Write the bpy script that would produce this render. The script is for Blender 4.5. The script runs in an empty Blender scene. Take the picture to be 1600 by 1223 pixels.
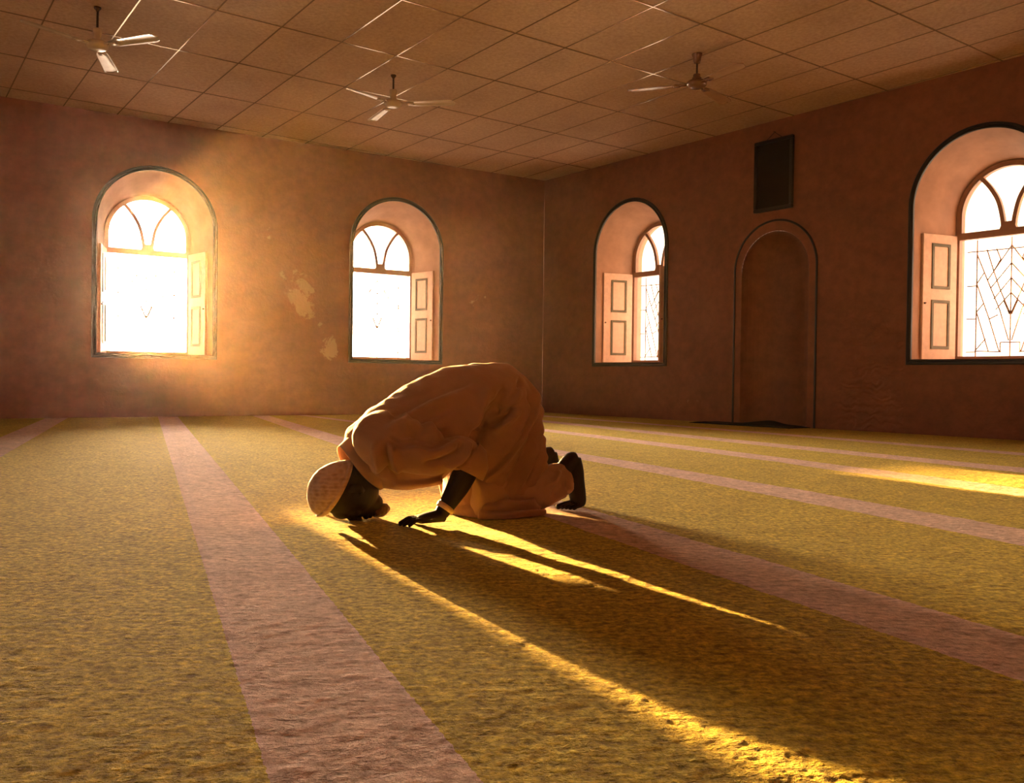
import bpy, bmesh, math, random
import numpy as np
from mathutils import Vector, Matrix, noise as mnoise
random.seed(4)
R = math.radians
scene = bpy.context.scene
COL = scene.collection

# ------------------------------------------------------------------ camera
W_PX, H_PX, F_PX = 1600, 1223, 1382.8
CAM_Z = 0.5436
pitch, roll = -0.0144, 0.0123
cp, sp, cr, sr = math.cos(pitch), math.sin(pitch), math.cos(roll), math.sin(roll)
Rv, Fv, Uv = Vector((1, 0, 0)), Vector((0, cp, sp)), Vector((0, -sp, cp))
R2, U2 = cr * Rv + sr * Uv, -sr * Rv + cr * Uv
cam_data = bpy.data.cameras.new('camera')
cam = bpy.data.objects.new('camera', cam_data)
COL.objects.link(cam)
m = Matrix.Identity(4)
for i in range(3):
    m[i][0], m[i][1], m[i][2] = R2[i], U2[i], -Fv[i]
m.translation = Vector((0, 0, CAM_Z))
cam.matrix_world = m
cam_data.sensor_fit = 'HORIZONTAL'
cam_data.sensor_width = 36.0
cam_data.lens = F_PX * 36.0 / W_PX
cam_data.clip_start, cam_data.clip_end = 0.05, 500
cam_data.dof.use_dof = False
scene.camera = cam

# ------------------------------------------------------------------ view, world, sun
scene.view_settings.view_transform = 'Standard'
scene.view_settings.look = 'None'
scene.view_settings.gamma = 1
scene.view_settings.use_curve_mapping = False
scene.view_settings.exposure = 0.6
scene.cycles.max_bounces = 10
scene.cycles.diffuse_bounces = 6
scene.cycles.sample_clamp_indirect = 8.0

SKY_COL, SKY_STR = (1.0, 0.70, 0.49), 3.0
SUN_AZ, SUN_EL = R(151.25), R(5.2)          # azimuth the light travels towards
world = bpy.data.worlds.new('evening_sky')
scene.world = world
world.use_nodes = True
wn = world.node_tree
wn.nodes.clear()
wo = wn.nodes.new('ShaderNodeOutputWorld')
wb = wn.nodes.new('ShaderNodeBackground')
tc = wn.nodes.new('ShaderNodeTexCoord')
dp = wn.nodes.new('ShaderNodeVectorMath'); dp.operation = 'DOT_PRODUCT'
dp.inputs[1].default_value = (-math.sin(SUN_AZ) * math.cos(SUN_EL), -math.cos(SUN_AZ) * math.cos(SUN_EL), math.sin(SUN_EL))
wn.links.new(tc.outputs['Generated'], dp.inputs[0])
pw = wn.nodes.new('ShaderNodeMapRange')
pw.inputs['From Min'].default_value = 0.91; pw.inputs['From Max'].default_value = 1.0
pw.inputs['To Min'].default_value = 0.0; pw.inputs['To Max'].default_value = 1.0
wn.links.new(dp.outputs['Value'], pw.inputs['Value'])
p2 = wn.nodes.new('ShaderNodeMath'); p2.operation = 'POWER'; p2.inputs[1].default_value = 2.6
wn.links.new(pw.outputs['Result'], p2.inputs[0])
st = wn.nodes.new('ShaderNodeMath'); st.operation = 'MULTIPLY_ADD'
st.inputs[1].default_value = 430.0; st.inputs[2].default_value = SKY_STR
wn.links.new(p2.outputs[0], st.inputs[0])
wb.inputs['Color'].default_value = (*SKY_COL, 1)
wn.links.new(st.outputs[0], wb.inputs['Strength'])
wn.links.new(wb.outputs[0], wo.inputs['Surface'])

sun_d = bpy.data.lights.new('low_sun', 'SUN')
sun_d.energy = 75.0
sun_d.color = (1.0, 0.53, 0.15)
sun_d.angle = R(0.7)
sun = bpy.data.objects.new('low_sun', sun_d)
COL.objects.link(sun)
sdir = Vector((math.sin(SUN_AZ) * math.cos(SUN_EL), math.cos(SUN_AZ) * math.cos(SUN_EL), -math.sin(SUN_EL)))
sun.rotation_euler = sdir.to_track_quat('-Z', 'Y').to_euler()
sun.location = (-20, 35, 6)

# ------------------------------------------------------------------ room frame (t along wall, o outwards, z up)
CEIL = 3.775
class Frame:
    def __init__(s, c, d):
        s.c, s.d = c, d
        s.n = Vector((math.sin(c), math.cos(c), 0)); s.t = Vector((math.cos(c), -math.sin(c), 0))
    def P(s, t, o, z): return s.n * (s.d + o) + s.t * t + Vector((0, 0, z))
    def M(s, t, o, z):
        mm = Matrix.Identity(4)
        for i in range(3): mm[i][0], mm[i][1], mm[i][2] = s.t[i], s.n[i], (0, 0, 1)[i]
        mm.translation = s.P(t, o, z); return mm
C1, D1, C2, D2 = -0.5571, 12.0206, 0.9079, 9.2920
BACK = Frame(C1, D1)             # wall with the two sunny windows
RIGHT = Frame(C2, D2)            # wall with the niche
LEFT = Frame(C1 - math.pi / 2, 6.2)
FRONT = Frame(C1 + math.pi, 5.0)
WIN_T1, WIN_T2 = (2.12, 5.47), (-9.155, -4.195)
NICHE_T = -6.66
SILL, HW_O, SPR_O, HW_I, SPR_I, DEEP, THICK = 0.80, 0.70, 2.44, 0.535, 2.385, 0.65, 0.82

def portal(fr, t, w, h, zc):
    ld = bpy.data.lights.new('window_daylight', 'AREA')
    ld.shape = 'RECTANGLE'; ld.size, ld.size_y = w, h
    ld.cycles.is_portal = True
    lo = bpy.data.objects.new('window_daylight', ld); COL.objects.link(lo)
    mm = fr.M(t, THICK + 0.02, zc)
    # -Z must look into the room (-n)
    z = fr.n; y = Vector((0, 0, 1)); x = y.cross(z)
    for i in range(3): mm[i][0], mm[i][1], mm[i][2] = x[i], y[i], z[i]
    lo.matrix_world = mm
LEFT_FILL_T = (9.2, 5.2, 1.2)  # unseen open arches, added so that fill daylight enters from the left
for t in WIN_T1: portal(BACK, t, 1.03, 2.1, 1.85)
for t in WIN_T2: portal(RIGHT, t, 1.03, 2.1, 1.85)
for t in LEFT_FILL_T: portal(LEFT, t, 1.03, 2.1, 1.85)

# ------------------------------------------------------------------ material helper
def mat(name, base=(.5, .5, .5), rough=.6, metal=0.0, spec=0.5, sheen=0.0):
    M = bpy.data.materials.new(name); M.use_nodes = True
    b = M.node_tree.nodes['Principled BSDF']
    b.inputs['Base Color'].default_value = (*base, 1)
    b.inputs['Roughness'].default_value = rough
    b.inputs['Metallic'].default_value = metal
    b.inputs['Specular IOR Level'].default_value = spec
    b.inputs['Sheen Weight'].default_value = sheen
    return M, M.node_tree, b
def N(nt, kind, **kw):
    n = nt.nodes.new(kind)
    for k, v in kw.items():
        if k.startswith('i_'):
            key = k[2:].replace('_', ' ')
            n.inputs[key].default_value = v
        else: setattr(n, k, v)
    return n
def math_(nt, op, a, b=None, c=None):
    n = nt.nodes.new('ShaderNodeMath'); n.operation = op
    for i, v in enumerate((a, b, c)):
        if v is None: continue
        if isinstance(v, (int, float)): n.inputs[i].default_value = v
        else: nt.links.new(v, n.inputs[i])
    return n.outputs[0]
def ramp(nt, src, stops):
    n = nt.nodes.new('ShaderNodeValToRGB')
    while len(n.color_ramp.elements) < len(stops): n.color_ramp.elements.new(0.5)
    for e, (p, c) in zip(n.color_ramp.elements, stops):
        e.position = p; e.color = (*c, 1)
    nt.links.new(src, n.inputs[0]); return n.outputs[0]
def mixc(nt, fac, a, b):
    n = nt.nodes.new('ShaderNodeMix'); n.data_type = 'RGBA'
    for v, k in ((fac, 0), (a, 6), (b, 7)):
        if isinstance(v, (int, float)): n.inputs[k].default_value = v
        elif isinstance(v, tuple): n.inputs[k].default_value = (*v, 1)
        else: nt.links.new(v, n.inputs[k])
    return n.outputs[2]
def bump(nt, b, h, strength, dist, prev=None):
    n = nt.nodes.new('ShaderNodeBump'); n.inputs['Strength'].default_value = strength
    n.inputs['Distance'].default_value = dist
    nt.links.new(h, n.inputs['Height'])
    if prev: nt.links.new(prev.outputs[0], n.inputs['Normal'])
    nt.links.new(n.outputs[0], b.inputs['Normal']); return n
def noise(nt, vec, scale, detail=4, rough=.55, dist=0.0):
    n = nt.nodes.new('ShaderNodeTexNoise')
    n.inputs['Scale'].default_value = scale; n.inputs['Detail'].default_value = detail
    n.inputs['Roughness'].default_value = rough; n.inputs['Distortion'].default_value = dist
    if vec is not None: nt.links.new(vec, n.inputs['Vector'])
    return n.outputs['Fac']

# wall paint: uv = metres along and up the wall
def wall_mat(name, patches=(), swirl=None):
    M, nt, b = mat(name, rough=.5, spec=.35)
    uv = N(nt, 'ShaderNodeUVMap').outputs[0]
    n1 = noise(nt, uv, 0.9, 5, .6); n2 = noise(nt, uv, 7, 6, .7)
    base = ramp(nt, n1, [(.3, (.185, .066, .032)), (.7, (.26, .102, .052))])
    fine = ramp(nt, n2, [(.35, (.82, .82, .82)), (.65, (1.12, 1.1, 1.08))])
    mm = N(nt, 'ShaderNodeMix', data_type='RGBA', blend_type='MULTIPLY'); mm.inputs[0].default_value = 1
    nt.links.new(base, mm.inputs[6]); nt.links.new(fine, mm.inputs[7])
    col = mm.outputs[2]
    sep = N(nt, 'ShaderNodeSeparateXYZ'); nt.links.new(uv, sep.inputs[0])
    ed = noise(nt, uv, 3.2, 8, .72, .6)
    tot = None
    for (t, z, rt, rz, thr) in patches:       # places where the paint has flaked off
        dx = math_(nt, 'DIVIDE', math_(nt, 'SUBTRACT', sep.outputs[0], t), rt)
        dz = math_(nt, 'DIVIDE', math_(nt, 'SUBTRACT', sep.outputs[1], z), rz)
        d2 = math_(nt, 'ADD', math_(nt, 'MULTIPLY', dx, dx), math_(nt, 'MULTIPLY', dz, dz))
        v = math_(nt, 'SUBTRACT', math_(nt, 'MULTIPLY_ADD', d2, -0.30, ed), thr)
        v = math_(nt, 'MULTIPLY', v, 30.0)
        v.node.use_clamp = True
        tot = v if tot is None else math_(nt, 'MAXIMUM', tot, v)
    if tot is not None:
        col = mixc(nt, tot, col, (.36, .21, .125))
    nt.links.new(col, b.inputs['Base Color'])
    h = math_(nt, 'ADD', math_(nt, 'MULTIPLY', n2, .6), noise(nt, uv, 28, 3))
    bn = bump(nt, b, h, .25, .009)
    bn = bump(nt, b, noise(nt, uv, 2.2, 3, .5), .4, .03, bn)
    if swirl:
        t0, t1, z0, z1 = swirl
        sx = N(nt, 'ShaderNodeMapRange', interpolation_type='SMOOTHSTEP'); sx.inputs[1].default_value = t0 - .15; sx.inputs[2].default_value = t0 + .2
        nt.links.new(sep.outputs[0], sx.inputs[0])
        ex = N(nt, 'ShaderNodeMapRange', interpolation_type='SMOOTHSTEP'); ex.inputs[1].default_value = t1 + .02; ex.inputs[2].default_value = t1 - .02
        nt.links.new(sep.outputs[0], ex.inputs[0])
        ez = N(nt, 'ShaderNodeMapRange', interpolation_type='SMOOTHSTEP'); ez.inputs[1].default_value = z1 + .3; ez.inputs[2].default_value = z1 - .3
        nt.links.new(sep.outputs[1], ez.inputs[0])
        msk = math_(nt, 'MULTIPLY', math_(nt, 'MULTIPLY', sx.outputs[0], ex.outputs[0]), ez.outputs[0])
        wv = N(nt, 'ShaderNodeTexWave', wave_type='RINGS'); wv.inputs['Scale'].default_value = 3.4
        wv.inputs['Distortion'].default_value = 14; wv.inputs['Detail'].default_value = 3; wv.inputs['Detail Scale'].default_value = 1.2
        nt.links.new(uv, wv.inputs['Vector'])
        bn = bump(nt, b, math_(nt, 'MULTIPLY', wv.outputs['Fac'], msk), .42, .016, bn)
        nt.links.new(math_(nt, 'MULTIPLY_ADD', msk, -0.14, .5), b.inputs['Roughness'])
    return M
M_WALLB = wall_mat('painted_plaster_flaking', [(3.96, 1.72, .34, .40, .40), (4.08, 1.5, .22, .26, .38), (4.42, .98, .22, .3, .43), (3.60, 2.45, .22, .28, .47), (4.30, 1.2, .2, .3, .50), (6.9, 1.75, .5, .4, .56)])
M_WALLR = wall_mat('painted_plaster_swirled', [(-7.9, .28, .3, .1, .50), (-9.1, .2, .4, .12, .55)], swirl=(-5.75, -4.98, 0.1, 1.35))
M_WALL = wall_mat('painted_plaster')
def plain_mat(name, base, rough, bumpsc=30, bs=.3, bd=.004, spec=.4, metal=0, var=.12):
    M, nt, b = mat(name, base, rough, metal, spec)
    o = N(nt, 'ShaderNodeTexCoord').outputs['Object']
    n = noise(nt, o, bumpsc, 4, .6)
    c = ramp(nt, n, [(.3, tuple(x * (1 - var) for x in base)), (.7, tuple(min(1, x * (1 + var)) for x in base))])
    nt.links.new(c, b.inputs['Base Color'])
    bump(nt, b, n, bs, bd)
    return M
M_TRIM = plain_mat('black_gloss_trim', (.006, .007, .006), .35, 12, .3, .004)
M_FRAME = plain_mat('brown_window_timber', (.34, .20, .13), .45, 20)
M_LEAF = plain_mat('cream_shutter_paint', (.78, .60, .50), .42, 18, .25, .003)
M_MOULD = plain_mat('grey_green_moulding', (.075, .085, .05), .4, 18)
M_IRON = plain_mat('grille_iron', (.30, .20, .14), .5, 40, metal=.4)
M_FAN_P = plain_mat('fan_enamel', (.60, .50, .40), .22, 10, .05, .001, spec=.6)
M_FANB_P = plain_mat('fan_blade_enamel', (.62, .52, .42), .18, 6, .05, .001, spec=.7)
M_FAN_D = plain_mat('brown_fan_enamel', (.20, .10, .055), .22, 10, .05, .001, spec=.6)
M_FANB_D = plain_mat('tan_blade_enamel', (.40, .25, .16), .2, 6, .05, .001, spec=.7)
M_DARKM = plain_mat('dark_metal', (.10, .06, .04), .35, 20, metal=.6)
M_BOARD = plain_mat('black_board', (.004, .003, .003), .7, 15, spec=.08)
M_BFRAME = plain_mat('black_board_frame', (.006, .006, .006), .35, 15, spec=.3)
M_CORD = plain_mat('brown_cord', (.06, .03, .02), .8, 60)
M_MAT = plain_mat('dark_mat_cloth', (.012, .014, .012), .95, 60, .6, .01, spec=.1)

M_REVEAL = plain_mat('window_reveal_painted_skylight', (.46, .29, .205), .6, 5, .3, .01, var=.14)  # reveals lighter than the wall: skylight on them put into the colour

# ceiling board
M_TILE, nt, b = mat('ceiling_board', rough=.75, spec=.25)
gp = N(nt, 'ShaderNodeNewGeometry').outputs['Position']
ns = noise(nt, gp, 26, 5, .75); nl = noise(nt, gp, 1.1, 3, .5)
c0 = ramp(nt, ns, [(.33, (.42, .29, .205)), (.68, (.60, .44, .33))])
c1 = ramp(nt, nl, [(.3, (.86, .84, .82)), (.7, (1.08, 1.08, 1.08))])
mx = N(nt, 'ShaderNodeMix', data_type='RGBA', blend_type='MULTIPLY'); mx.inputs[0].default_value = 1
nt.links.new(c0, mx.inputs[6]); nt.links.new(c1, mx.inputs[7]); nt.links.new(mx.outputs[2], b.inputs['Base Color'])
bump(nt, b, ns, .5, .004)
M_BAR, nt, b = mat('ceiling_bar_metal', (.50, .38, .28), .14, .5, .6)

# carpet
STRIPES = [  # x = a + b*y of each edge (lower, upper), metres
    ((-1.254, -.409), (-.914, -.417)), ((.171, -.415), (.463, -.418)), ((1.639, -.430), (1.949, -.436)),
    ((3.003, -.423), (3.42, -.446)), ((4.407, -.444), (4.825, -.461)), ((5.819, -.484), (6.272, -.499)), ((7.822, -.567), (8.21, -.580))]
STRIPE_Q = {3: 0.014, 4: 0.011, 5: -0.004, 6: 0.010}
M_CARPET, nt, b = mat('green_carpet_pink_stripes', rough=.95, spec=.12, sheen=.2)
b.inputs['Sheen Roughness'].default_value = .4
b.inputs['Sheen Tint'].default_value = (1, .8, .5, 1)
geo = N(nt, 'ShaderNodeNewGeometry').outputs['Position']
sep = N(nt, 'ShaderNodeSeparateXYZ'); nt.links.new(geo, sep.inputs[0])
wob = math_(nt, 'MULTIPLY', math_(nt, 'SUBTRACT', noise(nt, geo, 60, 2), .5), .012)
X, Y = math_(nt, 'ADD', sep.outputs[0], wob), sep.outputs[1]
tot = None
for k, (e0, e1) in enumerate(STRIPES):
    q = STRIPE_Q.get(k, 0)
    y0 = math_(nt, 'MULTIPLY_ADD', Y, e0[1], e0[0]); y1 = math_(nt, 'MULTIPLY_ADD', Y, e1[1], e1[0])
    if q:
        # slight bow of the laid strip: zero at the two ends of its visible run
        ya, yb = {3: (3.2, 6.3), 4: (4.4, 9.5), 5: (5.6, 11.8), 6: (6.9, 12.)}[k]
        bow = math_(nt, 'MULTIPLY', math_(nt, 'MULTIPLY', math_(nt, 'SUBTRACT', Y, ya), math_(nt, 'SUBTRACT', yb, Y)), q)
        y0 = math_(nt, 'ADD', y0, bow); y1 = math_(nt, 'ADD', y1, bow)
    v = math_(nt, 'MULTIPLY', math_(nt, 'GREATER_THAN', X, y0), math_(nt, 'LESS_THAN', X, y1))
    tot = v if tot is None else math_(nt, 'MAXIMUM', tot, v)
nf = noise(nt, geo, 55, 5, .7); nm = noise(nt, geo, 6, 4, .6); nl = noise(nt, geo, 1.0, 3, .5)
gcol = ramp(nt, nf, [(.36, (.29, .230, .020)), (.64, (.92, .755, .085))])
pcol = ramp(nt, nf, [(.34, (.60, .42, .32)), (.66, (.97, .76, .61))])
col = mixc(nt, tot, gcol, pcol)
md0 = ramp(nt, nm, [(.3, (.84, .84, .84)), (.7, (1.12, 1.12, 1.12))])
mp = N(nt, 'ShaderNodeMapping'); mp.inputs['Rotation'].default_value = (0, 0, R(-20)); mp.inputs['Scale'].default_value = (20, 44, 20); nt.links.new(geo, mp.inputs[0])
nclump = noise(nt, mp.outputs[0], 1.0, 4, .65)
md1 = ramp(nt, nclump, [(.32, (.58, .54, .50)), (.58, (1.08, 1.08, 1.08))])
mq = N(nt, 'ShaderNodeMix', data_type='RGBA', blend_type='MULTIPLY'); mq.inputs[0].default_value = 1
nt.links.new(md0, mq.inputs[6]); nt.links.new(md1, mq.inputs[7]); md = mq.outputs[2]
mx = N(nt, 'ShaderNodeMix', data_type='RGBA', blend_type='MULTIPLY'); mx.inputs[0].default_value = 1
nt.links.new(col, mx.inputs[6]); nt.links.new(md, mx.inputs[7])
nt.links.new(mx.outputs[2], b.inputs['Base Color'])
bn = bump(nt, b, nclump, 1.0, .022)
bn = bump(nt, b, nf, 1.0, .010, bn)
bump(nt, b, noise(nt, geo, 220, 2, .6), .5, .003, bn)

# ------------------------------------------------------------------ mesh helpers
def link(name, me, material=None, parent=None, smooth=False):
    o = bpy.data.objects.new(name, me); COL.objects.link(o)
    if material: me.materials.append(material)
    if parent: o.parent = parent
    if smooth:
        for p in me.polygons: p.use_smooth = True
    return o
def from_py(name, verts, faces, material=None, parent=None, smooth=False):
    me = bpy.data.meshes.new(name); me.from_pydata([tuple(v) for v in verts], [], faces); me.update()
    return link(name, me, material, parent, smooth)
def from_bm(name, bm, material=None, parent=None, smooth=False):
    bmesh.ops.recalc_face_normals(bm, faces=bm.faces)
    me = bpy.data.meshes.new(name); bm.to_mesh(me); bm.free()
    return link(name, me, material, parent, smooth)
def empty(name, loc, rz=0):
    o = bpy.data.objects.new(name, None); COL.objects.link(o); o.location = loc; o.rotation_euler = (0, 0, rz)
    o.empty_display_size = .1; return o
def tag(o, label=None, cat=None, group=None, kind=None):
    if label: o['label'] = label
    if cat: o['category'] = cat
    if group: o['group'] = group
    if kind: o['kind'] = kind
    return o
def bx(bm, x0, x1, y0, y1, z0, z1, bev=0.0):
    r = bmesh.ops.create_cube(bm, size=1)
    for v in r['verts']:
        v.co = Vector(((x0 + x1) / 2 + v.co.x * (x1 - x0), (y0 + y1) / 2 + v.co.y * (y1 - y0), (z0 + z1) / 2 + v.co.z * (z1 - z0)))
    if bev: bmesh.ops.bevel(bm, geom=list({e for v in r['verts'] for e in v.link_edges}), offset=bev, segments=2, affect='EDGES')
def tube(bm, pts, rad, n=10, flat=None, side=None):
    """tube along points; rad = number or list; flat = (a,b) list of half sizes with side vector."""
    pts = [Vector(p) for p in pts]; k = len(pts)
    rings = []
    prev = None
    for i, p in enumerate(pts):
        d = (pts[min(i + 1, k - 1)] - pts[max(i - 1, 0)]).normalized()
        if side is not None: x = Vector(side) - d * d.dot(Vector(side))
        elif prev is not None: x = prev - d * d.dot(prev)
        else:
            x = Vector((0, 0, 1)) if abs(d.z) < .9 else Vector((1, 0, 0)); x = x - d * d.dot(x)
        x.normalize(); prev = x; y = d.cross(x)
        a, b_ = flat[i] if flat else ((rad[i],) * 2 if isinstance(rad, (list, tuple)) else (rad, rad))
        rings.append([bm.verts.new(p + x * (a * math.cos(q)) + y * (b_ * math.sin(q))) for q in [2 * math.pi * j / n for j in range(n)]])
    for i in range(k - 1):
        for j in range(n):
            bm.faces.new((rings[i][j], rings[i][(j + 1) % n], rings[i + 1][(j + 1) % n], rings[i + 1][j]))
    bm.faces.new(rings[0][::-1]); bm.faces.new(rings[-1])
def lathe(bm, prof, n=32, cx=0, cy=0):
    rings = [[bm.verts.new((cx + r * math.cos(2 * math.pi * j / n), cy + r * math.sin(2 * math.pi * j / n), z)) for j in range(n)] for r, z in prof]
    for a, b_ in zip(rings, rings[1:]):
        for j in range(n): bm.faces.new((a[j], a[(j + 1) % n], b_[(j + 1) % n], b_[j]))
    bm.faces.new(rings[0][::-1]); bm.faces.new(rings[-1])

# ------------------------------------------------------------------ walls
NA = 36
WB = -0.10
def outline(tc_, hw, spr, zb, n=NA, square=1.0):
    pts = [(tc_ - hw, zb), (tc_ - hw, (zb + spr) / 2), (tc_ - hw, spr)]
    for i in range(1, n): 
        a = math.pi - math.pi * i / n
        pts.append((tc_ + hw * math.cos(a), spr + hw * math.sin(a)))
    pts += [(tc_ + hw, spr), (tc_ + hw, (zb + spr) / 2), (tc_ + hw, zb)]
    return pts
def build_wall(name, fr, t0, t1, wins, material, niche=None):
    V, F, UVS, REV = [], [], [], []
    def quad(ps, uvs=None):
        i = len(V); V.extend(fr.P(*p) for p in ps); F.append(tuple(range(i, i + len(ps))))
        UVS.extend(uvs or [(p[0] + p[1] * .7, p[2]) for p in ps])
    ops = [(t, HW_O, SPR_O, SILL, 'w') for t in wins]
    if niche is not None: ops.append((niche, .49, 1.92, 0.0, 'n'))
    ops.sort(); cur = t0
    for (t, hw, spr, zb, kind) in ops:
        quad([(cur, 0, WB), (t - hw, 0, WB), (t - hw, 0, CEIL + .03), (cur, 0, CEIL + .03)])
        if zb > 0: quad([(t - hw, 0, WB), (t + hw, 0, WB), (t + hw, 0, zb), (t - hw, 0, zb)])
        O = outline(t, hw, spr, zb)
        for (a, b_) in zip(O, O[1:]):
            if b_[0] - a[0] > 1e-5: quad([(a[0], 0, a[1]), (b_[0], 0, b_[1]), (b_[0], 0, CEIL + .03), (a[0], 0, CEIL + .03)])
        if kind == 'w':
            I = outline(t, HW_I, SPR_I, zb)
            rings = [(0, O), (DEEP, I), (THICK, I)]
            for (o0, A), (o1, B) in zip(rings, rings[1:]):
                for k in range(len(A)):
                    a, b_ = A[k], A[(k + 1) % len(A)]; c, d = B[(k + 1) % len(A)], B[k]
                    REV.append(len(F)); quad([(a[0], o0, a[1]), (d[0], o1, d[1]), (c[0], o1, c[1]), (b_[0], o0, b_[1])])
        else:
            # half round niche under a quarter-sphere head
            nn, nz = 24, 14
            quad([(t - hw, 0, WB), (t + hw, 0, WB), (t + hw, 0, 0), (t - hw, 0, 0)])
            plan = [(t - hw * math.cos(math.pi * i / nn), .82 * hw * math.sin(math.pi * i / nn)) for i in range(nn + 1)]
            for i in range(nn):
                a, b_ = plan[i], plan[i + 1]
                quad([(a[0], a[1], 0), (a[0], a[1], spr), (b_[0], b_[1], spr), (b_[0], b_[1], 0)])
                for j in range(nz):
                    e0, e1 = math.pi / 2 * j / nz, math.pi / 2 * (j + 1) / nz
                    def S(i_, e): return (t - hw * math.cos(math.pi * i_ / nn) * math.cos(e), .82 * hw * math.sin(math.pi * i_ / nn) * math.cos(e), spr + hw * math.sin(e))
                    if j < nz - 1: quad([S(i, e0), S(i, e1), S(i + 1, e1), S(i + 1, e0)])
                    else: quad([S(i, e0), S(i, e1), S(i + 1, e0)])
            fl = [(p[0], p[1], 0.0) for p in plan]
            quad(fl)
        cur = t + hw
    quad([(cur, 0, WB), (t1, 0, WB), (t1, 0, CEIL + .03), (cur, 0, CEIL + .03)])
    # outer skin so that the wall has its thickness
    i = len(V)
    me = bpy.data.meshes.new(name); me.from_pydata([tuple(v) for v in V], [], F)
    uvl = me.uv_layers.new(name='UVMap')
    for li, l in enumerate(me.loops): uvl.data[li].uv = UVS[l.vertex_index]
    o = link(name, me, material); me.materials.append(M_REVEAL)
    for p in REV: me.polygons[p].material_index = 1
    return tag(o, kind='structure')
T1_END, T2_START = 8.068, -11.101
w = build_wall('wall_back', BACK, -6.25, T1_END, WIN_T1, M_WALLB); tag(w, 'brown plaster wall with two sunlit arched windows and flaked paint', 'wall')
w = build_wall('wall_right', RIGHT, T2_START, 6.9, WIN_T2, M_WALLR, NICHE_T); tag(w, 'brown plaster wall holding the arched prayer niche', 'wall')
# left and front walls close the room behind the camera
w = build_wall('wall_left', LEFT, -5.0, D1, [t for t in LEFT_FILL_T], M_WALL); tag(w, 'brown plaster wall at the side of the hall, open arches added for daylight', 'wall')
w = build_wall('wall_front', FRONT, -16.0, 6.25, [], M_WALL); tag(w, 'plain brown plaster wall behind the camera', 'wall')

# ------------------------------------------------------------------ floor, carpet, ceiling
c_bl = BACK.P(-6.2, 0, 0); c_br = BACK.P(T1_END, 0, 0)
c_fl = c_bl - BACK.n * (D1 + 5.0)
# right wall meets the front wall
den = RIGHT.n.x * BACK.n.y - RIGHT.n.y * BACK.n.x
fx = (D2 * BACK.n.y - (-5.0) * RIGHT.n.y) / den; fy = (RIGHT.n.x * (-5.0) - BACK.n.x * D2) / den
c_fr = Vector((fx, fy, 0))
corners = [c_bl, c_br, c_fr, c_fl]
def slab(name, z0, z1, material, grow=0.0):
    cen = sum(corners, Vector()) / 4
    cs = [c + (c - cen).normalized() * grow for c in corners]
    v = [(c.x, c.y, z0) for c in cs] + [(c.x, c.y, z1) for c in cs]
    f = [(0, 1, 2, 3), (7, 6, 5, 4)] + [(i, i + 4, (i + 1) % 4 + 4, (i + 1) % 4) for i in range(4)]
    return from_py(name, v, f, material)
M_SCREED = plain_mat('floor_screed', (.22, .16, .12), .8)
tag(slab('floor', -.16, -.014, M_SCREED, .9), 'screed floor under the carpet', 'floor', kind='structure')

# vectorised value noise for the pile
rng = np.random.default_rng(7)
LAT = rng.random((256, 256))
def vnoise(x, y):
    xi, yi = np.floor(x).astype(int), np.floor(y).astype(int); fx_, fy_ = x - xi, y - yi
    fx_, fy_ = fx_ * fx_ * (3 - 2 * fx_), fy_ * fy_ * (3 - 2 * fy_)
    g = lambda a, b_: LAT[a & 255, b_ & 255]
    return (g(xi, yi) * (1 - fx_) + g(xi + 1, yi) * fx_) * (1 - fy_) + (g(xi, yi + 1) * (1 - fx_) + g(xi + 1, yi + 1) * fx_) * fy_
def pile(x, y):
    a, b_ = x * .92 + y * .39, -x * .39 + y * .92
    h = (vnoise(a * 70, b_ * 85) - .5) * .0012 + (vnoise(a * 130 + 9, b_ * 150 + 3) - .5) * .0009 + (vnoise(a * 24 + 5, b_ * 34 + 8) - .5) * .0022 + (vnoise(a * 3.5, b_ * 5) - .5) * .004
    return h
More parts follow.
